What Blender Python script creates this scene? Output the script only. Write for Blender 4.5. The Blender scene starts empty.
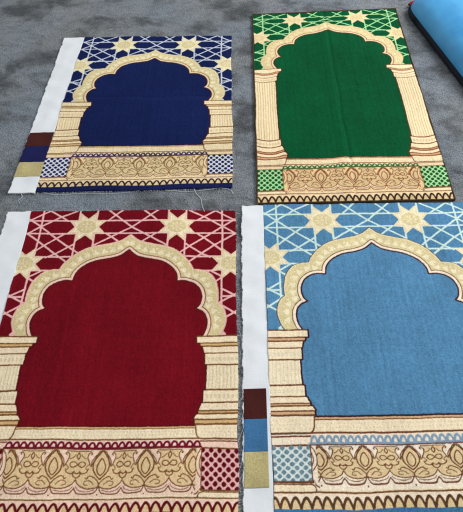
import bpy, math, random
import numpy as np
rng = np.random.default_rng(7); random.seed(7)
sc = bpy.context.scene
col = sc.collection
CM = 0.01
# ------------------------------------------------------------------ colour
def lin(c, k=1.0):
    a = np.array(c, float) / 255.0
    return np.where(a <= 0.04045, a / 12.92, ((a + 0.055) / 1.055) ** 2.4) * k
ALB = 1.0            # picture value of a white card under the lamps used below
def rgba(c, k=1.0): return tuple(float(x) for x in lin(c, k)) + (1.0,)

# ------------------------------------------------------------------ camera: 125 cm above the carpet, looking down
F_PX, CX, CY, VX, VY, CAM_H = 500.0, 231.5, 256.0, 235.0, -470.0, 125.0
Fv = np.array([VX - CX, VY - CY, F_PX]); Fv /= np.linalg.norm(Fv)
Rv = np.array([1.0, 0, 0]) - Fv * Fv[0]; Rv /= np.linalg.norm(Rv)
Dv = np.cross(Fv, Rv)
if Dv[1] < 0: Dv = -Dv
def survey(x, y):    # where a sight line of the measured photograph meets the floor, in cm
    d = np.array([x - CX, y - CY, F_PX]); s = CAM_H / (d @ Dv)
    return np.array([d @ Rv * s, d @ Fv * s])

# ------------------------------------------------------------------ helpers
def link(name, me, parent=None):
    o = bpy.data.objects.new(name, me); col.objects.link(o)
    if parent is not None: o.parent = parent
    return o
def mesh_from(name, V, Fq, mat, parent=None, colour=None, smooth=True):
    me = bpy.data.meshes.new(name)
    V = np.asarray(V, np.float32); Fq = np.asarray(Fq, np.int32)
    n = Fq.shape[1]
    me.vertices.add(len(V)); me.vertices.foreach_set('co', V.ravel())
    me.loops.add(Fq.size); me.loops.foreach_set('vertex_index', Fq.ravel())
    me.polygons.add(len(Fq)); me.polygons.foreach_set('loop_start', np.arange(0, Fq.size, n, dtype=np.int32))
    me.update(calc_edges=True)
    if smooth: me.polygons.foreach_set('use_smooth', np.ones(len(Fq), bool))
    if colour is not None:
        ca = me.color_attributes.new('yarn', 'FLOAT_COLOR', 'POINT')
        c4 = np.ones((len(V), 4), np.float32); c4[:, :3] = colour
        ca.data.foreach_set('color', c4.ravel())
    me.validate(); me.materials.append(mat)
    return link(name, me, parent)
def noise2(shape, cells, seed):     # smooth value noise, -1..1
    r = np.random.default_rng(seed); h, w = shape; cy, cx = cells
    g = r.uniform(-1, 1, (cy + 3, cx + 3))
    yy = np.linspace(0, cy, h); xx = np.linspace(0, cx, w)
    y0 = np.minimum(yy.astype(int), cy); x0 = np.minimum(xx.astype(int), cx)
    fy = yy - y0; fx = xx - x0
    fy = (fy * fy * (3 - 2 * fy))[:, None]; fx = (fx * fx * (3 - 2 * fx))[None]
    a = g[y0][:, x0]; b = g[y0][:, x0 + 1]; c = g[y0 + 1][:, x0]; d = g[y0 + 1][:, x0 + 1]
    return (a * (1 - fx) + b * fx) * (1 - fy) + (c * (1 - fx) + d * fx) * fy
def spline(P, n=10, closed=False):
    P = [np.array(p, float) for p in P]; out = []
    N = len(P)
    for i in range(N if closed else N - 1):
        if closed: a, b, c, d = P[i - 1], P[i], P[(i + 1) % N], P[(i + 2) % N]
        else:
            b, c = P[i], P[i + 1]
            a = P[i - 1] if i > 0 else 2 * b - c
            d = P[i + 2] if i + 2 < N else 2 * c - b
        for k in range(n):
            t = k / n
            out.append(0.5 * (2 * b + (c - a) * t + (2 * a - 5 * b + 4 * c - d) * t * t + (3 * b - a - 3 * c + d) * t ** 3))
    if not closed: out.append(P[-1])
    return np.array(out)
def add_tube(VV, FF, pts, r, sides=4):
    pts = np.asarray(pts, float); n = len(pts); base = len(VV)
    for i, p in enumerate(pts):
        t = pts[min(i + 1, n - 1)] - pts[max(i - 1, 0)]
        t = t / (np.linalg.norm(t) + 1e-9)
        u = np.cross(t, (0.13, 0.21, 1)); u /= np.linalg.norm(u) + 1e-9
        v = np.cross(t, u)
        rr = r * (0.55 if i in (0, n - 1) else 1)
        for k in range(sides):
            a = 2 * math.pi * k / sides
            VV.append(p + rr * (math.cos(a) * u + math.sin(a) * v))
    for i in range(n - 1):
        for k in range(sides):
            FF.append((base + i * sides + k, base + i * sides + (k + 1) % sides,
                       base + (i + 1) * sides + (k + 1) % sides, base + (i + 1) * sides + k))

# ------------------------------------------------------------------ materials
def new_mat(name):
    m = bpy.data.materials.new(name); m.use_nodes = True
    nt = m.node_tree; b = nt.nodes['Principled BSDF']
    return m, nt, b
def N(nt, t, **kw):
    n = nt.nodes.new(t)
    for k, v in kw.items():
        if k in n.inputs: n.inputs[k].default_value = v
        else: setattr(n, k, v)
    return n
def mix(nt, a, b, fac, mode='MIX'):
    n = nt.nodes.new('ShaderNodeMix'); n.data_type = 'RGBA'; n.blend_type = mode
    for s, v in ((0, fac), (6, a), (7, b)):
        if hasattr(v, 'links') or hasattr(v, 'node'): nt.links.new(v, n.inputs[s])
        else: n.inputs[s].default_value = v
    return n.outputs[2]
def ramp(nt, src, stops):
    r = nt.nodes.new('ShaderNodeValToRGB'); e = r.color_ramp.elements
    while len(e) < len(stops): e.new(0.5)
    for el, (p, c) in zip(e, stops): el.position = p; el.color = c
    nt.links.new(src, r.inputs['Fac']); return r.outputs['Color']

def pile_material():
    m, nt, b = new_mat('rug_pile')
    at = N(nt, 'ShaderNodeAttribute', attribute_name='yarn')
    tc = N(nt, 'ShaderNodeTexCoord')
    n1 = N(nt, 'ShaderNodeTexNoise', Scale=520.0, Detail=2.0); nt.links.new(tc.outputs['Object'], n1.inputs['Vector'])
    g = ramp(nt, n1.outputs['Fac'], [(0.3, (.80, .80, .80, 1)), (0.7, (1.16, 1.16, 1.16, 1))])
    c = mix(nt, at.outputs['Color'], g, 1.0, 'MULTIPLY')
    nt.links.new(c, b.inputs['Base Color'])
    b.inputs['Roughness'].default_value = 0.92
    b.inputs['Specular IOR Level'].default_value = 0.05
    b.inputs['Sheen Weight'].default_value = 0.0
    b.inputs['Sheen Roughness'].default_value = 0.5
    bp = N(nt, 'ShaderNodeBump', Strength=0.35, Distance=0.002)
    nt.links.new(n1.outputs['Fac'], bp.inputs['Height']); nt.links.new(bp.outputs['Normal'], b.inputs['Normal'])
    return m
def cloth_material(name, c, grain=0.06, scale=900.0, rough=0.9, dirt=0.05):
    m, nt, b = new_mat(name)
    tc = N(nt, 'ShaderNodeTexCoord')
    n1 = N(nt, 'ShaderNodeTexNoise', Scale=scale, Detail=2.0); nt.links.new(tc.outputs['Object'], n1.inputs['Vector'])
    n2 = N(nt, 'ShaderNodeTexNoise', Scale=14.0, Detail=4.0); nt.links.new(tc.outputs['Object'], n2.inputs['Vector'])
    g1 = ramp(nt, n1.outputs['Fac'], [(0.3, (1 - grain * 2,) * 3 + (1,)), (0.7, (1 + grain,) * 3 + (1,))])
    g2 = ramp(nt, n2.outputs['Fac'], [(0.35, (1 - dirt * 2,) * 3 + (1,)), (0.65, (1,) * 3 + (1,))])
    c1 = mix(nt, rgba(c), g1, 1.0, 'MULTIPLY'); c2 = mix(nt, c1, g2, 1.0, 'MULTIPLY')
    nt.links.new(c2, b.inputs['Base Color'])
    b.inputs['Roughness'].default_value = rough; b.inputs['Specular IOR Level'].default_value = 0.15
    w1 = N(nt, 'ShaderNodeTexWave', Scale=160.0, Distortion=0.6); w1.bands_direction = 'X'
    w2 = N(nt, 'ShaderNodeTexWave', Scale=160.0, Distortion=0.6); w2.bands_direction = 'Y'
    for w in (w1, w2): nt.links.new(tc.outputs['Object'], w.inputs['Vector'])
    ad = N(nt, 'ShaderNodeMath', operation='ADD'); nt.links.new(w1.outputs['Fac'], ad.inputs[0]); nt.links.new(w2.outputs['Fac'], ad.inputs[1])
    bp = N(nt, 'ShaderNodeBump', Strength=0.25, Distance=0.001)
    nt.links.new(ad.outputs[0], bp.inputs['Height']); nt.links.new(bp.outputs['Normal'], b.inputs['Normal'])
    return m

def carpet_material():
    m, nt, b = new_mat('grey_carpet')
    tc = N(nt, 'ShaderNodeTexCoord')
    mp = N(nt, 'ShaderNodeMapping'); mp.inputs['Rotation'].default_value = (0, 0, math.radians(35)); mp.inputs['Scale'].default_value = (1, 1.35, 1)
    nt.links.new(tc.outputs['Object'], mp.inputs['Vector'])
    big = N(nt, 'ShaderNodeTexNoise', Scale=5.0, Detail=8.0, Roughness=0.62, Distortion=0.3); nt.links.new(mp.outputs[0], big.inputs['Vector'])
    mid = N(nt, 'ShaderNodeTexNoise', Scale=26.0, Detail=5.0, Roughness=0.7, Distortion=0.8); nt.links.new(mp.outputs[0], mid.inputs['Vector'])
    hue = N(nt, 'ShaderNodeTexNoise', Scale=2.3, Detail=2.0); nt.links.new(tc.outputs['Object'], hue.inputs['Vector'])
    tuft = N(nt, 'ShaderNodeTexNoise', Scale=210.0, Detail=4.0, Roughness=0.8); nt.links.new(tc.outputs['Object'], tuft.inputs['Vector'])
    vor = N(nt, 'ShaderNodeTexVoronoi', Scale=260.0); nt.links.new(tc.outputs['Object'], vor.inputs['Vector'])
    base = ramp(nt, big.outputs['Fac'], [(0.35, rgba((92, 95, 97))), (0.44, rgba((124, 127, 129))), (0.50, rgba((147, 151, 154))), (0.68, rgba((164, 167, 172)))])
    m2 = ramp(nt, mid.outputs['Fac'], [(0.32, (.66, .67, .69, 1)), (0.5, (.97, .97, .97, 1)), (0.7, (1.14, 1.14, 1.13, 1))])
    c = mix(nt, base, m2, 0.75, 'MULTIPLY')
    hb = ramp(nt, hue.outputs['Fac'], [(0.38, (1.0, 1.0, .99, 1)), (0.62, (.91, .99, 1.09, 1))])
    c = mix(nt, c, hb, 1.0, 'MULTIPLY')
    tr = ramp(nt, tuft.outputs['Fac'], [(0.28, (.5, .5, .5, 1)), (0.5, (.97, .97, .97, 1)), (0.74, (1.45, 1.45, 1.45, 1))])
    c = mix(nt, c, tr, 0.85, 'MULTIPLY')
    nt.links.new(c, b.inputs['Base Color'])
    b.inputs['Roughness'].default_value = 0.95; b.inputs['Specular IOR Level'].default_value = 0.1
    b.inputs['Sheen Weight'].default_value = 0.08
    ad = N(nt, 'ShaderNodeMath', operation='MULTIPLY_ADD'); ad.inputs[1].default_value = 0.6
    nt.links.new(tuft.outputs['Fac'], ad.inputs[0]); nt.links.new(vor.outputs['Distance'], ad.inputs[2])
    b1 = N(nt, 'ShaderNodeBump', Strength=0.9, Distance=0.009); nt.links.new(ad.outputs[0], b1.inputs['Height'])
    b2 = N(nt, 'ShaderNodeBump', Strength=0.4, Distance=0.03); nt.links.new(mid.outputs['Fac'], b2.inputs['Height'])
    nt.links.new(b1.outputs['Normal'], b2.inputs['Normal']); nt.links.new(b2.outputs['Normal'], b.inputs['Normal'])
    return m

PILE = pile_material()
WHITE_CLOTH = cloth_material('white_selvage_cloth', (234, 237, 241), 0.04)
THREAD = cloth_material('white_thread', (214, 220, 224), 0.02)

# ------------------------------------------------------------------ the woven design, painted as yarn numbers
(FIELD, LINE, STAR, KHAKI, KHAKI2, CREAM, CREAM2, OUT, OUT2, PINK, TAN, SQL, SQF, ZIG, ORANGE, BOT, SCAL, FRBG, ARCHB) = range(19)
R_FIELD, R_LATT, R_ARCH, R_COL, R_BASE = range(5)
HW, LEN, Q = 32.8, 89.6, 0.04
gw, gh = int(round(HW / Q)), int(round(LEN / Q))
YARN = np.zeros((gh, gw), np.uint8); REG = np.zeros((gh, gw), np.uint8)
def box_of(x0, x1, y0, y1):
    return max(0, int(x0 / Q)), min(gw, int(x1 / Q) + 2), max(0, int(y0 / Q)), min(gh, int(y1 / Q) + 2)
def fill(P, c, img=None):
    img = YARN if img is None else img
    P = np.asarray(P, float)
    a, b, t, d = box_of(P[:, 0].min(), P[:, 0].max(), P[:, 1].min(), P[:, 1].max())
    if a >= b or t >= d: return
    X = (np.arange(a, b) + .5) * Q; Y = (np.arange(t, d) + .5) * Q
    ins = np.zeros((d - t, b - a), bool)
    for (x1, y1), (x2, y2) in zip(P, np.roll(P, -1, 0)):
        if y1 == y2: continue
        rows = (y1 > Y) != (y2 > Y)
        xs = x1 + (Y[rows] - y1) * (x2 - x1) / (y2 - y1)
        ins[rows] ^= X[None] < xs[:, None]
    img[t:d, a:b][ins] = c
def rect(x0, x1, y0, y1, c, img=None): fill([(x0, y0), (x1, y0), (x1, y1), (x0, y1)], c, img)
def stroke(P, w, c, img=None):
    img = YARN if img is None else img
    P = np.asarray(P, float); r = w / 2
    for (x1, y1), (x2, y2) in zip(P[:-1], P[1:]):
        a, b, t, d = box_of(min(x1, x2) - r, max(x1, x2) + r, min(y1, y2) - r, max(y1, y2) + r)
        if a >= b or t >= d: continue
        X = ((np.arange(a, b) + .5) * Q)[None] - x1; Y = ((np.arange(t, d) + .5) * Q)[:, None] - y1
        dx, dy = x2 - x1, y2 - y1; L2 = dx * dx + dy * dy + 1e-9
        k = np.clip((X * dx + Y * dy) / L2, 0, 1)
        img[t:d, a:b][(X - k * dx) ** 2 + (Y - k * dy) ** 2 <= r * r] = c
def ell(cx, cy, rx, ry, c):
    t = np.linspace(0, 2 * math.pi, 20, endpoint=False)
    fill(np.c_[cx + rx * np.cos(t), cy + ry * np.sin(t)], c)

# --- star lattice above the arch
REG[:] = R_FIELD
rect(0, HW + 1, 0, 44.4, R_LATT, REG)
LW = 0.58
for P in ([(0, 4.1), (34, 4.1)], [(0, 9.15), (34, 9.15)], [(14, 17.9), (34, 17.9)], [(14, 23.0), (34, 23.0)],
          [(11.3, 0), (11.4, 17)], [(17.0, 0), (17.0, 19)], [(28.6, 0), (28.6, 45)],
          [(0, 6.64), (7.9, -.1)], [(0, 6.64), (11.3, 13.9)], [(7.8, 4.1), (3.4, -.1)], [(7.8, 9.15), (2.4, 13.2)],
          [(18, 0), (23, 2.6), (28.7, 6.5), (34, 10.2)], [(26.6, 0), (20.6, 4.1)], [(26.6, 0), (33.5, 4.6)],
          [(33.5, 2.9), (28.7, 6.5), (22.9, 10.92), (12.5, 18.8)], [(33.5, 8.6), (26.3, 13.65), (22.6, 16.6), (14, 23.4)],
          [(20.6, 9.15), (22.9, 10.92), (26.3, 13.65), (28.7, 15.9)], [(17.0, 13.1), (22.6, 16.9), (25.0, 18.2)],
          [(28.5, 29.4), (32.3, 31.6), (34, 32.6)], [(27.6, 34.2), (32.3, 31.6), (34, 30.6)], [(28.5, 34.7), (32.2, 37.2), (34, 38.3)],
          [(28.8, 39.2), (32.2, 37.2), (34, 36)], [(28.6, 32.0), (33, 31.9)], [(26.0, 27.4), (28.7, 25.6)], [(20, 24.9), (24.8, 23.0)],
          [(25, 23), (28.6, 25.4)], [(28.4, 42.6), (29.5, 43.8)]):
    stroke(P, LW, LINE)
fill([(28.6, 42.6), (30.0, 44.4), (27.6, 44.4)], LINE)
def star(cx, cy):
    tips = []
    for (tx, ty), (nx, ny) in zip([(6.0, -2.55), (6.0, 2.55), (2.8, 5.9), (-2.8, 5.9), (-6.0, 2.55), (-6.0, -2.55), (-2.8, -5.9), (2.8, -5.9)],
                                  [(3.9, 0), (2.95, 2.75), (0, 3.3), (-2.95, 2.75), (-3.9, 0), (-2.95, -2.75), (0, -3.3), (2.95, -2.75)]):
        tips += [(cx + tx, cy + ty), (cx + nx, cy + ny)]
    fill(tips, STAR)
    fill([(cx + (x - cx) * .78, cy + (y - cy) * .78) for x, y in tips], KHAKI2)
    oc = [(cx + 3.2 * math.cos(a), cy + 2.6 * math.sin(a)) for a in [math.pi / 8 + k * math.pi / 4 for k in range(8)]]
    fill(oc, KHAKI)
    for k in range(8):
        a = k * math.pi / 4
        stroke([(cx + 1.1 * math.cos(a), cy + .95 * math.sin(a)), (cx + 2.1 * math.cos(a), cy + 1.8 * math.sin(a))], .3, KHAKI2)
    ell(cx, cy, .6, .5, STAR)
star(14.15, 6.5); star(31.3, 20.5)
# --- lobed arch
outer = np.vstack([spline([(-.3, 10.2), (0, 9.85), (2.23, 11.75), (4.74, 12.85), (7.79, 13.6), (10.84, 14.32), (13.9, 15.6), (16.68, 17.8), (18.85, 20.6), (19.8, 22.6)])[10:],
                   spline([(19.9, 22.7), (22.4, 22.95), (24.74, 24.1), (26.62, 26.7), (27.4, 30.0), (27.55, 32.1), (27.4, 33.9)]),
                   spline([(27.5, 34.0), (28.93, 35.4), (29.75, 37.9), (29.75, 40.1), (28.95, 42.5), (27.9, 44.4)])])
inner = np.vstack([spline([(-.2, 15.8), (0, 15.5), (2.2, 17.4), (4.65, 18.4), (8.23, 19.2), (10.65, 20.05), (13.1, 21.7), (14.75, 24.0), (15.2, 26.6)])[10:],
                   spline([(15.3, 26.7), (17.9, 26.6), (20.2, 27.4), (21.88, 28.95), (22.75, 31.5), (22.4, 34.2), (21.3, 35.7)]),
                   spline([(21.4, 35.75), (23.2, 36.7), (24.35, 38.4), (24.6, 40.5), (24.05, 42.7), (23.2, 44.4)])])
opoly = np.vstack([outer, [(0, 44.4)]]); ipoly = np.vstack([inner, [(0, 44.4)]])
fill(opoly, R_ARCH, REG); stroke(outer, .3, R_ARCH, REG)
stroke(outer, .62, ARCHB); fill(opoly, KHAKI); stroke(outer - np.array([[.12, 0]]), .34, STAR)
def resample(P, n):
    d = np.r_[0, np.cumsum(np.linalg.norm(np.diff(P, axis=0), axis=1))]
    s = np.linspace(0, d[-1], n)
    return np.c_[np.interp(s, d, P[:, 0]), np.interp(s, d, P[:, 1])]
mo, mi = resample(outer, 60), resample(inner, 60)
mid = mo * .56 + mi * .44
for k in range(1, 58, 3):         # pale leaves along the band
    p = mid[k]; nrm = mo[k] - mi[k]; nrm /= np.linalg.norm(nrm); tg = np.array([nrm[1], -nrm[0]])
    fill([p + nrm * 1.0, p - nrm * .75 + tg * 1.1, p - nrm * .95, p - nrm * .75 - tg * 1.1], KHAKI2)
    q = (mid[k] + mid[min(k + 2, 59)]) / 2 + nrm * .9
    ell(q[0], q[1], .26, .26, KHAKI2)
stroke(inner, 2.5, OUT); stroke(inner, 2.0, PINK); fill(ipoly, FIELD); stroke(inner, .46, OUT2)
fill(ipoly, R_FIELD, REG)
# --- columns
prof = [(21.7, 44.3), (21.75, 46.4), (22.5, 46.5), (22.7, 47.4), (23.15, 47.5), (23.6, 49.3), (23.8, 49.6), (23.85, 52.5), (24.4, 52.7), (24.35, 59.3),
        (23.8, 59.6), (23.75, 62.7), (23.4, 62.9), (22.7, 64.7), (22.65, 65.5), (22.3, 65.6), (21.6, 66.7), (21.8, 67.1), (21.8, 68.3)]
cp = prof + [(34, 68.3), (34, 44.3)]
fill(cp, CREAM); fill(cp, R_COL, REG)
def hline(y, x0, w, c=OUT, x1=34): stroke([(x0, y), (x1, y)], w, c)
rect(22.5, 34, 46.5, 47.4, ORANGE); rect(21.85, 34, 67.0, 68.0, ORANGE); rect(22.7, 34, 64.9, 65.4, ORANGE)
for y, x0, w in ((44.35, 21.6, .4), (46.45, 21.9, .36), (47.45, 22.8, .42), (49.4, 23.6, .34), (52.6, 24.0, .42), (59.4, 24.0, .46), (62.75, 23.6, .42),
                 (64.8, 22.7, .36), (65.5, 22.5, .42), (66.95, 21.7, .4), (68.1, 21.8, .42)): hline(y, x0, w)
stroke(prof, .46, OUT2)
for k in range(9):
    x = 25.2 + k * .95
    stroke([(x, 52.95), (x, 59.1)], .26, CREAM2)
for k in range(8):
    x = 24.9 + k * 1.08
    for y in (51.1, 61.2):
        ell(x, y, .36, .55, CREAM2); ell(x, y, .14, .25, PINK)
    ell(x - .4, 48.4, .22, .22, PINK); ell(x - .5, 63.8, .22, .22, PINK)
# --- footing and frieze
rect(0, 34, 68.3, 90, R_BASE, REG)
rect(0, 34, 68.35, 71.6, CREAM)
stroke([(0, 68.45), (22.2, 68.45)], .4, OUT2); stroke([(0, 69.05), (22.2, 69.05)], .26, OUT)
rect(0, 22, 68.6, 68.95, ORANGE)
for k in range(26):
    for y in (69.8, 70.6):
        x = .4 + k * .85 + (.4 if y > 70 else 0)
        ell(x, y, .2, .16, CREAM2)
stroke(spline([(22.2, 68.2), (22.4, 69.8), (22.7, 70.9), (23.4, 71.6)]), .34, OUT)
for k in range(10):
    for j, y in enumerate((69.2, 70.0, 70.8)): ell(23.6 + k * .95 + .4 * (j % 2), y, .2, .18, CREAM2)
hline(71.6, 0, .36)
rect(0, 24, 71.75, 73.7, PINK); rect(23.9, 34, 71.8, 74.0, PINK)
hline(72.15, 23.6, .34); hline(73.85, 23.9, .4)
per = 1.826
for k in range(-1, 14):
    x = (k + .5) * per
    if x > 23.2: continue
    t = np.linspace(0, math.pi, 9)
    stroke(np.c_[x + .7 * np.cos(t), 73.45 - 1.2 * np.sin(t) ** .8], .54, SCAL)
stroke([(0, 73.5), (23.9, 73.5)], .42, SCAL)
rect(0, 23.95, 73.72, 84.3, FRBG); rect(0, 23.95, 76.5, 82.2, TAN)
hline(73.8, 0, .26, OUT, 23.9)
LN = .27
def mir(P): return [(-x, y) for x, y in P]
def shift(P, dx): return [(x + dx, y) for x, y in P]
PER = 10.95
dia = [(0, 74.1), (1.1, 75.3), (1.85, 76.6), (1.8, 78.2), (1.05, 79.4), (0, 80.4)]
dia = dia + mir(dia[1:-1])[::-1]
din = spline([(0, 75.8), (.95, 77.3), (.85, 78.6), (0, 79.5), (-.85, 78.6), (-.95, 77.3)], 6, True)
vv = [(.75, 74.2), (1.5, 75.6), (2.42, 77.4), (3.0, 76.5), (3.35, 75.6), (3.25, 74.9), (2.75, 74.5), (2.45, 74.75), (2.7, 75.0)]
wedge = [(.75, 74.1), (1.5, 75.6), (2.42, 77.4), (3.0, 76.5), (3.35, 75.6), (3.25, 74.9), (2.75, 74.5), (2.4, 74.1)]
vol = [(3.3, 80.15), (2.9, 80.35), (2.75, 80.0), (2.22, 79.72), (.95, 80.33), (0, 81.6), (.93, 82.3), (3.0, 82.35), (4.7, 81.6), (5.475, 80.5)]
palm = [(2.42, 77.4), (3.35, 75.6), (3.1, 74.2), (5.475, 74.1), (5.475, 80.6), (4.7, 79.3), (2.9, 78.4)]
scal = [(0, 81.7), (.5, 82.9), (1.4, 83.45), (4.3, 83.5), (5.1, 82.9), (5.475, 82.3)]
for j in range(-1, 4):
    for sgn in (1, -1):
        def T(P): return [(sgn * x + j * PER, y) for x, y in P]
        fill(T(palm), TAN); fill(T(list(spline(vol[3:], 6))), TAN)
        fill(T([(5.475, 80.4), (4.8, 81.5), (3, 82.3), (3, 81)]), TAN); fill(T(wedge), FRBG)
        fill(T([(0, 81.6), (.93, 82.3), (3.0, 82.35), (4.7, 81.6), (5.475, 80.6), (5.475, 82.3), (4.3, 83.5), (1.4, 83.45), (.5, 82.9)]), PINK)
    fill(shift(list(spline(dia, 5, True)), j * PER), TAN)
for j in range(-1, 4):
    def S(P, w=LN, c=OUT):
        for sgn in (1, -1):
            Pq = np.array([(sgn * x + j * PER, y) for x, y in P])
            Pq = Pq[Pq[:, 0] < 23.8]
            if len(Pq) > 1: stroke(Pq, w, c)
    S(spline(dia[:6], 6), .34); S(din[:19], .3)
    S(spline([(.3, 74.0), (1.6, 75.3), (2.35, 76.6), (2.3, 77.6)], 5), .24)
    S(spline(vv, 6)); S(spline(vol, 6)); S(spline(scal, 6), .28)
    S([(2.7, 74.2), (5.475, 74.2)], .24)
    S(spline([(5.475, 74.5), (5.1, 75.3), (5.475, 76.1)], 5))
    S(spline([(5.475, 77.3), (4.9, 76.7), (4.1, 76.65), (3.75, 77.2), (4.2, 77.75), (4.9, 77.7), (5.475, 77.3)], 6))
    S(spline([(2.9, 78.2), (3.3, 78.95), (4.2, 79.2), (4.9, 78.75)], 6))
    S(spline([(4.55, 79.25), (4.85, 79.8), (5.475, 80.2)], 5)); S(spline([(4.55, 79.25), (5.0, 79.05), (5.475, 79.3)], 5))
    S(spline([(1.2, 81.5), (2.2, 80.75), (3.3, 80.9), (3.4, 81.5), (2.6, 81.7)], 5), .2)
    S(spline([(2.95, 77.2), (3.5, 77.9), (3.2, 78.3)], 5), .2); S(spline([(3.6, 75.9), (4.3, 75.6), (4.8, 75.0)], 5), .2)
    S(spline([(.9, 82.7), (2.6, 83.05), (4.4, 82.7), (5.1, 82.0)], 5), .18)
    if 0 <= j * PER < 23: ell(j * PER, 83.75, .18, .18, OUT)
# --- corner squares, bars, zigzag, end band
rect(23.9, 34, 74.0, 82.95, SQL); 
for r in range(9):
    for k in range(-1, 6):
        cx, cy = 24.25 + k * 2.05 + (1.02 if r % 2 else 0), 74.35 + r * 1.06
        if cx > 23.7: fill([(cx + .64, cy), (cx + .4, cy + .42), (cx, cy + .66), (cx - .4, cy + .42), (cx - .64, cy), (cx - .4, cy - .42), (cx, cy - .66), (cx + .4, cy - .42)], SQF)
rect(22.6, 23.9, 73.9, 84.3, FRBG)
stroke(spline([(23.7, 74.1), (22.9, 75.4), (22.5, 77.2), (22.7, 78.9), (23.6, 80.4)], 6), .26, OUT)
stroke(spline([(23.8, 75.6), (23.4, 77.4), (23.8, 79.2)], 5), .26, OUT)
stroke(spline([(22.4, 84.0), (23.1, 83.7), (23.7, 82.9)], 5), .26, OUT)
stroke([(23.9, 73.9), (23.9, 83.1)], .26, OUT)
rect(0, 34, 74.02, 74.1, OUT) if False else None
rect(23.4, 34, 83.0, 84.9, CREAM); hline(83.15, 23.7, .4, OUT)
stroke(spline([(24.4, 83.45), (23.5, 83.8), (23.0, 84.6)], 5), .26, OUT); hline(83.5, 24.4, .2, OUT)
rect(0, 23, 84.3, 85.0, CREAM); hline(84.75, 0, .34)
rect(0, 34, 84.9, 87.6, TAN)
ZP = 2.33
zx = np.arange(-1, 34, .06); zy = 87.6 - 1.95 * np.abs(np.cos(math.pi * zx / ZP)) ** .8
fill(np.vstack([np.c_[zx, zy], [(34, 84.95), (-1, 84.95)]]), PINK)
stroke(np.c_[zx, zy], .58, ZIG)
rect(0, 34, 87.6, 90, BOT)
# thin outline where columns meet base
NAMES = ['niche_field', 'star_lattice', 'arch_band', 'column', 'base_border']

# ------------------------------------------------------------------ palettes (yarn colours per rug)
def pal(**k):
    p = dict(FIELD=(112, 13, 26), LINE=(234, 182, 178), STAR=(228, 200, 168), KHAKI=(214, 196, 148), KHAKI2=(236, 222, 186), CREAM=(242, 222, 188), CREAM2=(214, 202, 164),
             OUT=(122, 78, 42), OUT2=(86, 24, 22), PINK=(240, 204, 184), TAN=(224, 194, 148), SQL=(230, 176, 170), SQF=(92, 14, 26), ZIG=(96, 18, 26), ORANGE=(212, 176, 122),
             BOT=(96, 16, 26), SCAL=(112, 18, 44), FRBG=(240, 208, 184), ARCHB=(226, 168, 164))
    p.update(k)
    order = 'FIELD LINE STAR KHAKI KHAKI2 CREAM CREAM2 OUT OUT2 PINK TAN SQL SQF ZIG ORANGE BOT SCAL FRBG ARCHB'.split()
    return np.array([lin(p[n]) for n in order], np.float32)
P_RED = pal()
P_NAVY = pal(FIELD=(19, 31, 76), LINE=(196, 202, 212), STAR=(222, 212, 174), KHAKI=(216, 200, 150), KHAKI2=(234, 222, 186), CREAM=(236, 216, 176), CREAM2=(204, 182, 138), OUT=(126, 84, 46),
             OUT2=(60, 22, 30), PINK=(230, 206, 166), TAN=(216, 194, 148), SQL=(214, 216, 220), SQF=(28, 32, 82), ZIG=(48, 30, 40), ORANGE=(206, 176, 128), BOT=(24, 30, 74), SCAL=(52, 44, 86), FRBG=(232, 206, 160), ARCHB=(200, 176, 128))
P_BLUE = pal(FIELD=(82, 131, 168), LINE=(204, 226, 216), STAR=(228, 212, 176), KHAKI=(216, 200, 152), KHAKI2=(236, 224, 188), CREAM=(242, 222, 188), CREAM2=(214, 208, 180), OUT=(112, 66, 42),
             OUT2=(58, 28, 36), PINK=(242, 224, 200), TAN=(224, 198, 152), SQL=(212, 222, 218), SQF=(108, 134, 144), ZIG=(92, 62, 40), ORANGE=(210, 170, 128), BOT=(68, 116, 160), SCAL=(132, 156, 176), FRBG=(242, 226, 204), ARCHB=(86, 60, 50))
P_GREEN = pal(FIELD=(4, 77, 44), LINE=(160, 214, 150), STAR=(222, 204, 156), KHAKI=(218, 196, 146), KHAKI2=(228, 210, 168), CREAM=(238, 218, 178), CREAM2=(202, 172, 126), OUT=(128, 66, 44),
             OUT2=(70, 44, 24), PINK=(232, 206, 166), TAN=(212, 184, 136), SQL=(166, 214, 150), SQF=(18, 78, 42), ZIG=(50, 34, 26), ORANGE=(206, 160, 116), BOT=(44, 34, 26), SCAL=(30, 104, 54), FRBG=(226, 196, 144), ARCHB=(196, 164, 120))

def smooth_poly_edge(n, seed, amp, cell):
    return noise2((n, 1), (max(2, int(n / cell)), 1), seed)[:, 0] * amp

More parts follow.
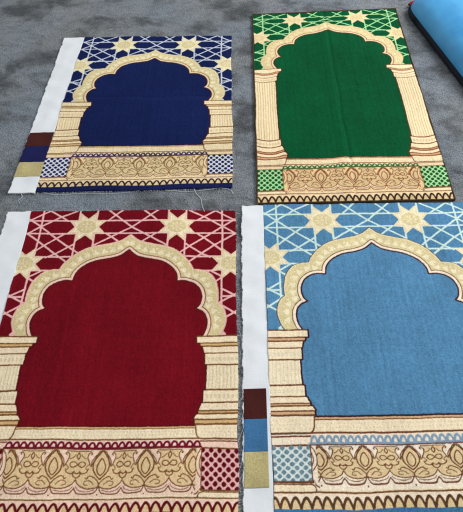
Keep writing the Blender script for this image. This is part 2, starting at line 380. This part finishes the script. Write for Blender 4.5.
def build_rug(name, label, corners, palette, cell, ymap, length, seed, pile_h=0.55, wave=0.18, crease=None, lift=0.0, white_side=True, sag=0.0, field_label=None):
    TL, TR, BR, BL = [np.array(c, float) for c in corners]
    cen = (TL + TR + BR + BL) / 4
    root = bpy.data.objects.new(name, None); col.objects.link(root)
    root.location = (cen[0] * CM, cen[1] * CM, 0); root.empty_display_size = .05
    root['label'] = label; root['category'] = 'prayer rug'; root['group'] = 'prayer rugs laid out on the grey carpet'
    W = 2 * HW
    nx, ny = int(W / cell), int(length / cell)
    u = np.linspace(0, 1, nx + 1); v = np.linspace(0, 1, ny + 1)
    U, Vv = np.meshgrid(u, v); sh = U.shape
    # design colour, averaged down from the fine yarn chart
    full = np.concatenate([YARN[:, ::-1], YARN], 1); freg = np.concatenate([REG[:, ::-1], REG], 1)
    wx = noise2(sh, (30, 24), seed) * .07 + noise2(sh, (7, 6), seed + 1) * .22 + noise2(sh, (170, 130), seed + 2) * .05
    wy = noise2(sh, (30, 24), seed + 3) * .07 + noise2(sh, (7, 6), seed + 4) * .22 + noise2(sh, (170, 130), seed + 5) * .05
    DX = np.clip(U * W + wx * np.minimum(1, np.minimum(U, 1 - U) * 12), 0.02, W - .06)
    yd = Vv * length + wy * np.minimum(1, np.minimum(Vv, 1 - Vv) * 14)
    if sag:      # mouldings of the round columns sag in the middle
        dxa = np.abs(DX - HW)
        bow = np.clip(1 - ((dxa - 28.0) / 4.6) ** 2, 0, 1) * np.clip((dxa - 22) / 1.5, 0, 1)
        win = np.clip((yd - 41.6) / 2.5, 0, 1) * np.clip((55 - yd) / 6, 0, 1) + np.clip((yd - 76) / 6, 0, 1) * np.clip((95 - yd) / 3, 0, 1)
        yd = yd - sag * bow * win
    DY = np.clip(np.interp(yd, ymap[0], ymap[1]), 0.02, LEN - .06)
    acc = np.zeros(sh + (3,), np.float32)
    taps = [(-.3, -.3), (.3, -.3), (-.3, .3), (.3, .3), (0, 0), (.42, 0), (-.42, 0), (0, .42), (0, -.42)]
    dydy = np.gradient(np.interp(np.linspace(0, length, ny + 1), ymap[0], ymap[1]), cell)[:, None]
    for ax, ay in taps:
        ix = np.clip(((DX + ax * cell) / Q).astype(int), 0, full.shape[1] - 1)
        iy = np.clip(((DY + ay * cell * dydy) / Q).astype(int), 0, full.shape[0] - 1)
        acc += palette[full[iy, ix]]
    C = acc / len(taps)
    ix = np.clip((DX / Q).astype(int), 0, full.shape[1] - 1); iy = np.clip((DY / Q).astype(int), 0, full.shape[0] - 1)
    yarn = full[iy, ix]
    r = np.random.default_rng(seed + 50)
    tone = 1 + r.normal(0, .10, sh) + noise2(sh, (ny // 3, nx // 3), seed + 20) * .11 + noise2(sh, (ny // 8, nx // 4), seed + 21) * .07 + noise2(sh, (6, 5), seed + 6) * .10 + noise2(sh, (15, 11), seed + 23) * .07 + noise2(sh, (40, 30), seed + 7) * .03
    tone += (noise2((1, nx + 1), (1, nx // 4), seed + 8)) * .11 * (noise2(sh, (8, 40), seed + 9) * .6 + .6) + noise2((ny + 1, 1), (ny // 3, 1), seed + 10) * .03
    lum = C.mean(-1); tone = 1 + (tone - 1) * np.where(lum > .25, .55, 1.0)
    C = np.clip(C * tone[..., None], 0.002, .95)
    C *= 1 + r.normal(0, .02, sh + (3,))
    # placement on the floor: the four measured corners, edges a little wavy
    ex = noise2((ny + 1, 1), (9, 1), seed + 11) * .28 + noise2((ny + 1, 1), (60, 1), seed + 12) * .08
    ey = noise2((1, nx + 1), (1, 7), seed + 13) * .28 + noise2((1, nx + 1), (1, 50), seed + 14) * .07
    P = (TL[None, None] * ((1 - U) * (1 - Vv))[..., None] + TR * (U * (1 - Vv))[..., None] + BR * (U * Vv)[..., None] + BL * ((1 - U) * Vv)[..., None])
    P[..., 0] += ex * (np.abs(U - .5) * 2) ** 6; P[..., 1] += ey * (np.abs(Vv - .5) * 2) ** 6
    Z = pile_h + noise2(sh, (6, 5), seed + 15) * wave + r.normal(0, .018, sh) + noise2(sh, (60, 50), seed + 16) * .03
    Z += noise2((1, nx + 1), (1, nx // 3), seed + 17) * .02 + noise2(sh, (ny // 3, nx // 3), seed + 22) * .035
    Z -= .07 * np.isin(yarn, (OUT, OUT2)) - .02 * np.isin(yarn, (CREAM, KHAKI))
    if crease is not None:
        for kind, pos, amp, wid in crease:
            d = (U - pos) * W if kind == 'x' else (Vv - pos) * length
            d = d + noise2(sh, (8, 8), seed + 18) * .5
            Z += amp * np.exp(-(d / wid) ** 2)
    Z = np.maximum(Z, .3) + lift
    vid = np.arange((nx + 1) * (ny + 1)).reshape(sh)
    V3 = np.c_[(P[..., 0] - cen[0]).ravel() * CM, (P[..., 1] - cen[1]).ravel() * CM, Z.ravel() * CM]
    quads = np.stack([vid[1:, :-1], vid[1:, 1:], vid[:-1, 1:], vid[:-1, :-1]], -1)
    fr = freg[iy, ix][:-1, :-1].copy()
    left = (U[:-1, :-1] < .5)
    Cf = C.reshape(-1, 3)
    def emit(pname, mask):
        q = quads[mask]
        if not len(q): return None
        # a skirt where the part is on the rug's rim
        Vp, Cp, extra = V3, Cf, []
        used, inv = np.unique(q, return_inverse=True)
        q2 = inv.reshape(-1, 4); Vn = Vp[used]; Cn = Cp[used]
        rim = np.zeros(sh, bool); rim[0] = rim[-1] = True; rim[:, 0] = rim[:, -1] = True
        rimv = rim.ravel()[used]
        pos = -np.ones(len(used), int); ids = np.nonzero(rimv)[0]; pos[ids] = np.arange(len(ids)) + len(used)
        Vb = Vn[ids].copy(); Vb[:, 2] = (lift + .02) * CM
        sk = []
        for a, b in ((0, 1), (1, 2), (2, 3), (3, 0)):
            e0, e1 = q2[:, a], q2[:, b]
            g0, g1 = used[e0], used[e1]
            r0, c0, r1, c1 = g0 // (nx + 1), g0 % (nx + 1), g1 // (nx + 1), g1 % (nx + 1)
            on = ((r0 == r1) & ((r0 == 0) | (r0 == ny))) | ((c0 == c1) & ((c0 == 0) | (c0 == nx)))
            sk.append(np.stack([e1[on], e0[on], pos[e0[on]], pos[e1[on]]], -1))
        sk = np.concatenate(sk)
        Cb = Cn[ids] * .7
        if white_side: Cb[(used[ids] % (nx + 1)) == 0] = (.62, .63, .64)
        return mesh_from(pname, np.r_[Vn, Vb], np.r_[q2, sk], PILE, root, np.r_[Cn, Cb])
    for rid, nm in enumerate(NAMES):
        if nm == 'column':
            emit('column', (fr == rid) & left); emit('column', (fr == rid) & ~left)
        else:
            o = emit(nm, fr == rid)
            if rid == 0 and field_label: o['label'] = field_label
    def at(x, y, z=0.0):       # rug cm -> world cm relative to the root
        uu, w = x / W, y / length
        p = TL * (1 - uu) * (1 - w) + TR * uu * (1 - w) + BR * uu * w + BL * (1 - uu) * w - cen
        return np.array([p[0], p[1], z])
    return root, at

def sheet(name, at, x0, x1, y0, y1, z, mat, parent, seed, jag=0.1, cell=.25, thick=.2, wave=.13):
    nx, ny = max(2, int((x1 - x0) / cell)), max(2, int((y1 - y0) / cell)); sh = (ny + 1, nx + 1)
    j = noise2((ny + 1, 1), (max(3, ny // 5), 1), seed)[:, 0] * jag + np.random.default_rng(seed).normal(0, jag * .25, ny + 1)
    k = noise2((1, nx + 1), (1, max(2, nx // 6)), seed + 2)[0] * jag
    gx, gy = np.meshgrid(np.linspace(x0, x1, nx + 1), np.linspace(y0, y1, ny + 1))
    zz = wave * (.5 * np.sin(gy * .31 + gx * .22) + .3 * np.sin(gy * .83 - gx * .5 + 1) + .2 * np.sin(gx * 1.1 + gy * .12)) + np.random.default_rng(seed + 3).normal(0, .006, sh)
    V = []
    for a in range(ny + 1):
        for b in range(nx + 1):
            u = b / nx
            x = x0 + (x1 - x0) * u + (j[a] * (1 - u) ** 2)
            y = y0 + (y1 - y0) * a / ny + k[b] * (1 if a in (0, ny) else 0)
            V.append(at(x, y, z + zz[a, b]))
    n = len(V)
    ring = list(range(nx + 1)) + [(nx + 1) * (r + 1) - 1 for r in range(1, ny + 1)] + [(nx + 1) * ny + c for c in range(nx - 1, -1, -1)] + [(nx + 1) * r for r in range(ny - 1, 0, -1)]
    low = {}
    for i in ring:
        p = V[i].copy(); p[2] = max(.02, z - thick); low[i] = len(V); V.append(p)
    Fq = [(vv + nx + 1, vv + nx + 2, vv + 1, vv) for a in range(ny) for vv in range(a * (nx + 1), a * (nx + 1) + nx)]
    for a, b in zip(ring, ring[1:] + ring[:1]): Fq.append((a, b, low[b], low[a]))
    return mesh_from(name, np.array(V) * CM, Fq, mat, parent)

def fray(name, at, edges, parent, mat, count, lmin, lmax, seed, r=.028, z=.35):
    rr = random.Random(seed); VV, FF = [], []
    for (xa, ya, xb, yb, nxn, nyn, dens) in edges:
        for _ in range(int(count * dens)):
            t = rr.random(); x = xa + (xb - xa) * t; y = ya + (yb - ya) * t
            L = rr.uniform(lmin, lmax) * (2.2 if rr.random() < .06 else 1); a = rr.gauss(0, .7)
            dx, dy = nxn * math.cos(a) - nyn * math.sin(a), nxn * math.sin(a) + nyn * math.cos(a)
            b = rr.gauss(0, .35)
            p0 = at(x - dx * .1, y - dy * .1, z); p1 = at(x + dx * L * .5 - dy * b * L * .3, y + dy * L * .5 + dx * b * L * .3, z * .8 + .08)
            p2 = at(x + dx * L - dy * b * L, y + dy * L + dx * b * L, .12)
            add_tube(VV, FF, [p0, p1, p2], r, 3)
    o = mesh_from(name, np.array(VV) * CM, FF, mat, parent); o['kind'] = 'stuff'
    return o
def thread(at, pts, parent, r=.06, z=.3, mat=None):
    VV, FF = [], []
    P = spline([at(x, y, zz) for x, y, zz in pts], 8)
    add_tube(VV, FF, P, r, 5)
    return mesh_from('loose_thread', np.array(VV) * CM, FF, mat or THREAD, parent)

def quad(a, b, c, d): return [survey(*p) for p in (a, b, c, d)]
SHORT = (np.array([0, 90.0]), np.array([0, 90.0]))
def selvage(root, at, x0, x1, marks, field_rgb, seed, ylen=89.6, inset=(0., 0.), z=.46):
    s = sheet('selvage_strip', at, x0, x1, .15, ylen + .4, z, WHITE_CLOTH, root, seed, jag=.22, wave=.15)
    for (y0, y1), nm, c in zip(zip(marks[:-1], marks[1:]), ('brown', 'field', 'khaki'), ((74, 30, 26), field_rgb, (196, 182, 128))):
        m = cloth_material('swatch_' + nm, c, .15, 380, dirt=.08)
        w = sheet('colour_swatch', at, x0 + inset[0], x1 - inset[1], y0, y1, z + .06, m, s, seed + 5, jag=.12, thick=.12, wave=.15)
        w['label'] = {'brown': 'dark brown swatch', 'field': 'swatch in the colour of the rug field', 'khaki': 'khaki swatch'}[nm]
    return s

# ------------------------------------------------------------------ floor
carpet = None
def build_floor():
    s = 4.0
    me = bpy.data.meshes.new('carpet_floor')
    me.from_pydata([(-s, -s + 1, 0), (s, -s + 1, 0), (s, s + 1, 0), (-s, s + 1, 0)], [], [(0, 1, 2, 3)])
    me.materials.append(carpet_material()); o = link('carpet_floor', me)
    o['kind'] = 'structure'; o['label'] = 'mottled grey plush carpet under the rugs'
    return o
build_floor()

# ------------------------------------------------------------------ rugs
CELL = 0.125
# red
tl, tr = survey(33, 212), survey(237, 211)
ux = (tr - tl) / np.linalg.norm(tr - tl); uy = np.array([ux[1], -ux[0]])
red, at = build_rug('prayer_rug', 'dark red prayer rug with pink star lattice, front left beside the sky blue one',
                    [tl, tl + ux * 65.5, tl + ux * 65.2 + uy * 89.6, tl + ux * .6 + uy * 89.6], P_RED, CELL, SHORT, 89.6, 100, crease=[('y', .5, -.1, 1.2), ('y', .53, .12, 3), ('x', .33, .1, 2.5)], wave=.28, field_label='plain deep red field under the arch')
selvage(red, at, -8.0, -.05, (60.6, 68.2, 76, 83.2), (100, 18, 28), 210)
fray('frayed_edge', at, [(65.6, 0, 65.6, 89.6, 1, 0, 1), (-7.9, 0, -7.9, 89.6, -1, 0, .5), (-7.8, 0, 65.6, 0, 0, -1, .25)], red, THREAD, 330, .25, .9, 31, .026)
for pts in ([(65.4, 40.5, .5), (66.3, 43, .5), (66.9, 46.5, .3), (66.4, 50, .2)], [(65.4, 63, .5), (66.8, 61.5, .6), (67.0, 59, .5), (67.1, 56.6, .3)],
            [(65.4, 68.5, .5), (66.5, 67, .7), (67.2, 64.5, .5), (66.9, 62.5, .3)], [(65.4, 73, .5), (66.2, 71, .8), (66.9, 69.2, .7), (67.2, 67.2, .4)],
            [(65.2, 80, .5), (66.3, 77.5, .9), (67.0, 73.5, .9), (67.1, 70, .5)], [(65.2, 82, .5), (66.9, 79, .7), (67.4, 75.8, .5), (66.4, 73.9, .4)]):
    thread(at, pts, red, .036)
# blue
tl = survey(263, 206); e = survey(463, 203.6); ux = (e - tl) / np.linalg.norm(e - tl)
bl_ = survey(274.3, 512); uyb = (bl_ - tl) / np.linalg.norm(bl_ - tl)
Lb = 90.6
blue, at = build_rug('prayer_rug', 'sky blue prayer rug with white star lattice, front right, colour swatches down its white edge',
                     [tl, tl + ux * 65.6, tl + ux * 65.6 + uyb * Lb, tl + uyb * Lb], P_BLUE, CELL, (np.array([0, 44.9, 60.4, 68.3, 75.7, 83.4, 85.9, 89.3, Lb]), np.array([0, 44.3, 59.4, 68.2, 74.0, 82.95, 84.75, 87.6, 88.8])), Lb, 140,
                     crease=[('y', .47, -.1, 1.2), ('x', .5, .12, 3)], wave=.28, lift=.05, field_label='plain sky blue field under the arch')
selvage(blue, at, -7.0, -.03, (61.2, 68.9, 76.6, 84.6), (66, 118, 164), 240, Lb, (.25, .95))
fray('frayed_edge', at, [(-6.9, 0, -6.9, Lb, -1, 0, 1), (-7, 0, 65.6, 0, 0, -1, .25), (65.6, 0, 65.6, Lb, 1, 0, .5)], blue, THREAD, 300, .15, .7, 32, .026)
# navy
navy, at = build_rug('prayer_rug', 'navy blue prayer rug with thin white lattice lines, back left, frayed along its bottom edge',
                     quad((85, 38.4), (231, 37), (233.2, 188.5), (36, 193)), P_NAVY, CELL, (np.array([0, 89.6]), np.array([0, 89.6])), 89.6, 180,
                     crease=[('y', .46, -.22, .7), ('y', .49, .24, 2.0), ('x', .5, -.1, .8)], pile_h=.7, field_label='plain navy field under the arch')
selvage(navy, at, -9.0, -.05, (60.6, 67.8, 75.7, 82.6), (26, 28, 82), 270, z=.6)
fray('frayed_edge', at, [(-9, 89.8, 65.6, 89.7, 0, 1, 1.1), (65.6, 0, 65.6, 89.6, 1, 0, .5), (-8.9, 0, -8.9, 89.6, -1, 0, .6)], navy, THREAD, 300, .2, .9, 33, .03)
thread(at, [(52.4, 89.4, .5), (53.5, 92, .3), (55.0, 94.2, .25), (55.4, 97, .25), (56.3, 99.8, .3)], navy, .085)
thread(at, [(43, 90.0, .4), (50, 90.7, .3), (56, 90.3, .3), (61, 89.6, .4), (64.6, 90.4, .3), (65.6, 92.4, .25)], navy, .075)
thread(at, [(2.5, 90.0, .5), (8, 90.9, .3), (15, 90.5, .3), (24, 90.9, .3), (33, 90.4, .4)], navy, .06)
thread(at, [(-4.6, 90.0, .4), (-4.0, 91.6, .3), (-4.8, 92.6, .25), (-4.2, 94.2, .25)], navy, .08)
# green, the long bound one
gq = quad((253, 16.5), (394.5, 10.5), (453.5, 200.3), (258.0, 204.3))
Lg = 113.5
YG = np.array([0, 4.1, 9.9, 15.5, 44.35, 49.4, 53.0, 58.9, 62.75, 68.4, 74.0, 84.75, 87.55]); 
VG = np.array([0, 3.9, 8.2, 14.0, 41.3, 46.0, 49.2, 82.6, 86.6, 93.4, 98.6, 109.9, 113.5])
green, at = build_rug('prayer_rug', 'long emerald green prayer rug with tall fluted cream columns and dark bound edge',
                      gq, P_GREEN, .15, (VG, YG), Lg, 220, white_side=False, sag=1.1, crease=[('x', .5, -.32, .7), ('x', .47, .3, 2.4), ('y', .55, .08, 2)], pile_h=.8, field_label='plain emerald field with a lengthwise crease')
BIND = cloth_material('dark_binding', (76, 60, 42), .1, 500)
def binding(at, W, L, w, h, parent):
    VV, FF = [], []
    def run(p, q):
        n = 60; prof = [(-w * .2, .05), (-w * .5, h * .6), (-w * .1, h), (w * .4, h), (w * .5, h * .6), (w * .5, .05)]
        base = len(VV); d = np.array(q, float) - np.array(p, float); d /= np.linalg.norm(d); nn = np.array([-d[1], d[0]])
        for i in range(n + 1):
            c = np.array(p) + (np.array(q) - np.array(p)) * i / n
            jz = .05 * math.sin(i * 1.7) + random.gauss(0, .02)
            for a, z in prof:
                a = a + random.gauss(0, .02); VV.append(at(c[0] + nn[0] * a, c[1] + nn[1] * a, z + (jz if z > .1 else 0)))
        m = len(prof)
        for i in range(n):
            for k in range(m - 1): FF.append((base + i * m + k, base + (i + 1) * m + k, base + (i + 1) * m + k + 1, base + i * m + k + 1))
    o = w * .3
    run((-o, -o), (-o, L + o)); run((-o, L + o), (W + o, L + o)); run((W + o, L + o), (W + o, -o)); run((W + o, -o), (-o, -o))
    return mesh_from('bound_edge', np.array(VV) * CM, FF, BIND, parent)
binding(at, 65.6, Lg, .55, .95, green)

# ------------------------------------------------------------------ blue padded mat lying at the back right
def build_mat():
    c1, c2 = survey(400, 8), survey(463, 91)
    ax = (c2 - c1) / np.linalg.norm(c2 - c1); tn = np.array([-ax[1], ax[0]])     # along the mat, across it
    if tn[0] < 0: tn = -tn
    root = bpy.data.objects.new('padded_mat', None); col.objects.link(root)
    root.location = (c1[0] * CM, c1[1] * CM, 0); root.empty_display_size = .05
    root['label'] = 'glossy light blue padded mat with dark sides, cut off in the top right corner'; root['category'] = 'mat'
    Wd, Ln, R = 30.0, 120.0, 15.0
    def outline(off, n=24):
        # plan of the mat: a rounded far end, straight long sides
        pts = []
        for s in np.linspace(Ln, R, 30): pts.append((off, s))
        for a in np.linspace(0, math.pi, n): pts.append((Wd / 2 - (Wd / 2 - off) * math.copysign(abs(math.cos(a)) ** (2 / 3.4), math.cos(a)), R - (R - off) * max(0, math.sin(a)) ** (2 / 3.4)))
        for s in np.linspace(R, Ln, 30): pts.append((Wd - off, s))
        return pts
    def P(t, s, z): return (*(ax * s + tn * t), z)
    def loft(levels, name, mat, cap=False):
        V, Fq = [], []
        for off, z in levels:
            V += [P(t, s, z) for t, s in outline(off)]
        n = len(outline(0))
        for l in range(len(levels) - 1):
            for i in range(n - 1): Fq.append((l * n + i, l * n + i + 1, (l + 1) * n + i + 1, (l + 1) * n + i))
        return mesh_from(name, np.array(V) * CM, Fq, mat, root)
    dark = cloth_material('dark_side_cloth', (34, 36, 46), .1, 300)
    m, nt, b = new_mat('blue_vinyl')
    tc = N(nt, 'ShaderNodeTexCoord'); n1 = N(nt, 'ShaderNodeTexNoise', Scale=9.0, Detail=3.0); nt.links.new(tc.outputs['Object'], n1.inputs['Vector'])
    nt.links.new(ramp(nt, n1.outputs['Fac'], [(.3, rgba((44, 132, 192))), (.7, rgba((66, 156, 208)))]), b.inputs['Base Color'])
    b.inputs['Roughness'].default_value = .36
    n2 = N(nt, 'ShaderNodeTexNoise', Scale=38.0, Detail=6.0); nt.links.new(tc.outputs['Object'], n2.inputs['Vector'])
    bp = N(nt, 'ShaderNodeBump', Strength=.22, Distance=.006); nt.links.new(n2.outputs['Fac'], bp.inputs['Height']); nt.links.new(bp.outputs['Normal'], b.inputs['Normal'])
    loft([(.9, .05), (.3, .8), (0, 2.0), (.1, 2.3), (.4, 2.9), (.9, 3.3)], 'side_wall', dark)
    nt_, ns_ = 60, 110
    V, Fq = [], []
    for i in range(nt_ + 1):
        q = 1 - math.cos(math.pi * i / nt_); t = .75 + (Wd - 1.5) * q / 2; d = abs(q - 1)
        s0 = 15 - (15 - .75) * max(0.0, 1 - d ** 3.4) ** (1 / 3.4)
        f = max(0.0, 1 - d ** 2.2) ** .5
        for j in range(ns_ + 1):
            e = (j / ns_) ** 2; sd = (Ln - s0) * e
            g = (1 - math.exp(-sd / 5.0)) * .75 + .25 * min(1, sd / 1.2) ** .5
            dimple = .12 * math.sin(t * .35 + sd * .11) + .1 * math.sin(sd * .23 + 1)
            V.append(P(t, s0 + sd, 3.15 + 8.6 * f * g + dimple * f * g))
    for i in range(nt_):
        for j in range(ns_):
            k = i * (ns_ + 1) + j; Fq.append((k, k + ns_ + 1, k + ns_ + 2, k + 1))
    mesh_from('top_cover', np.array(V) * CM, Fq, m, root)
    red_m = cloth_material('red_trim_cloth', (140, 22, 36), .08, 500)
    VV, FF = [], []
    add_tube(VV, FF, [np.array(P(t, s, 1.6)) for t, s in outline(-.9)[37:-29]], .8, 8)
    mesh_from('red_piping', np.array(VV) * CM, FF, red_m, root)
    return root
build_mat()

# ------------------------------------------------------------------ light
w = bpy.data.worlds.new('World'); sc.world = w; w.use_nodes = True
bg = w.node_tree.nodes['Background']; bg.inputs['Color'].default_value = (.93, .97, 1.0, 1); bg.inputs['Strength'].default_value = .62
def area(name, loc, target, size, power, colr):
    l = bpy.data.lights.new(name, 'AREA'); l.shape = 'RECTANGLE'; l.size, l.size_y = size; l.energy = power; l.color = colr
    o = bpy.data.objects.new(name, l); col.objects.link(o); o.location = loc
    from mathutils import Vector
    o.rotation_euler = (Vector(target) - Vector(loc)).to_track_quat('-Z', 'Y').to_euler()
    return o
area('window_light', (2.6, 2.6, 2.3), (0, 1.0, 0), (1.8, 1.4), 116, (1.0, .985, .96))

# ------------------------------------------------------------------ camera object
from mathutils import Matrix
cam = bpy.data.cameras.new('camera'); co = bpy.data.objects.new('camera', cam); col.objects.link(co)
cam.sensor_fit = 'HORIZONTAL'; cam.sensor_width = 36.0; cam.lens = 36.0 * F_PX / 463.0; cam.clip_start = .01; cam.clip_end = 100
right = (Rv[0], Fv[0], -Dv[0]); down = (Rv[1], Fv[1], -Dv[1]); fwd = (Rv[2], Fv[2], -Dv[2])
M = Matrix.Identity(4)
for i in range(3): M[i][0] = right[i]; M[i][1] = -down[i]; M[i][2] = -fwd[i]
M[2][3] = CAM_H * CM
co.matrix_world = M
sc.camera = co
sc.render.engine = 'CYCLES'
sc.view_settings.view_transform = 'Standard'; sc.view_settings.look = 'None'; sc.view_settings.exposure = 0
sc.render.resolution_x, sc.render.resolution_y = 926, 1024
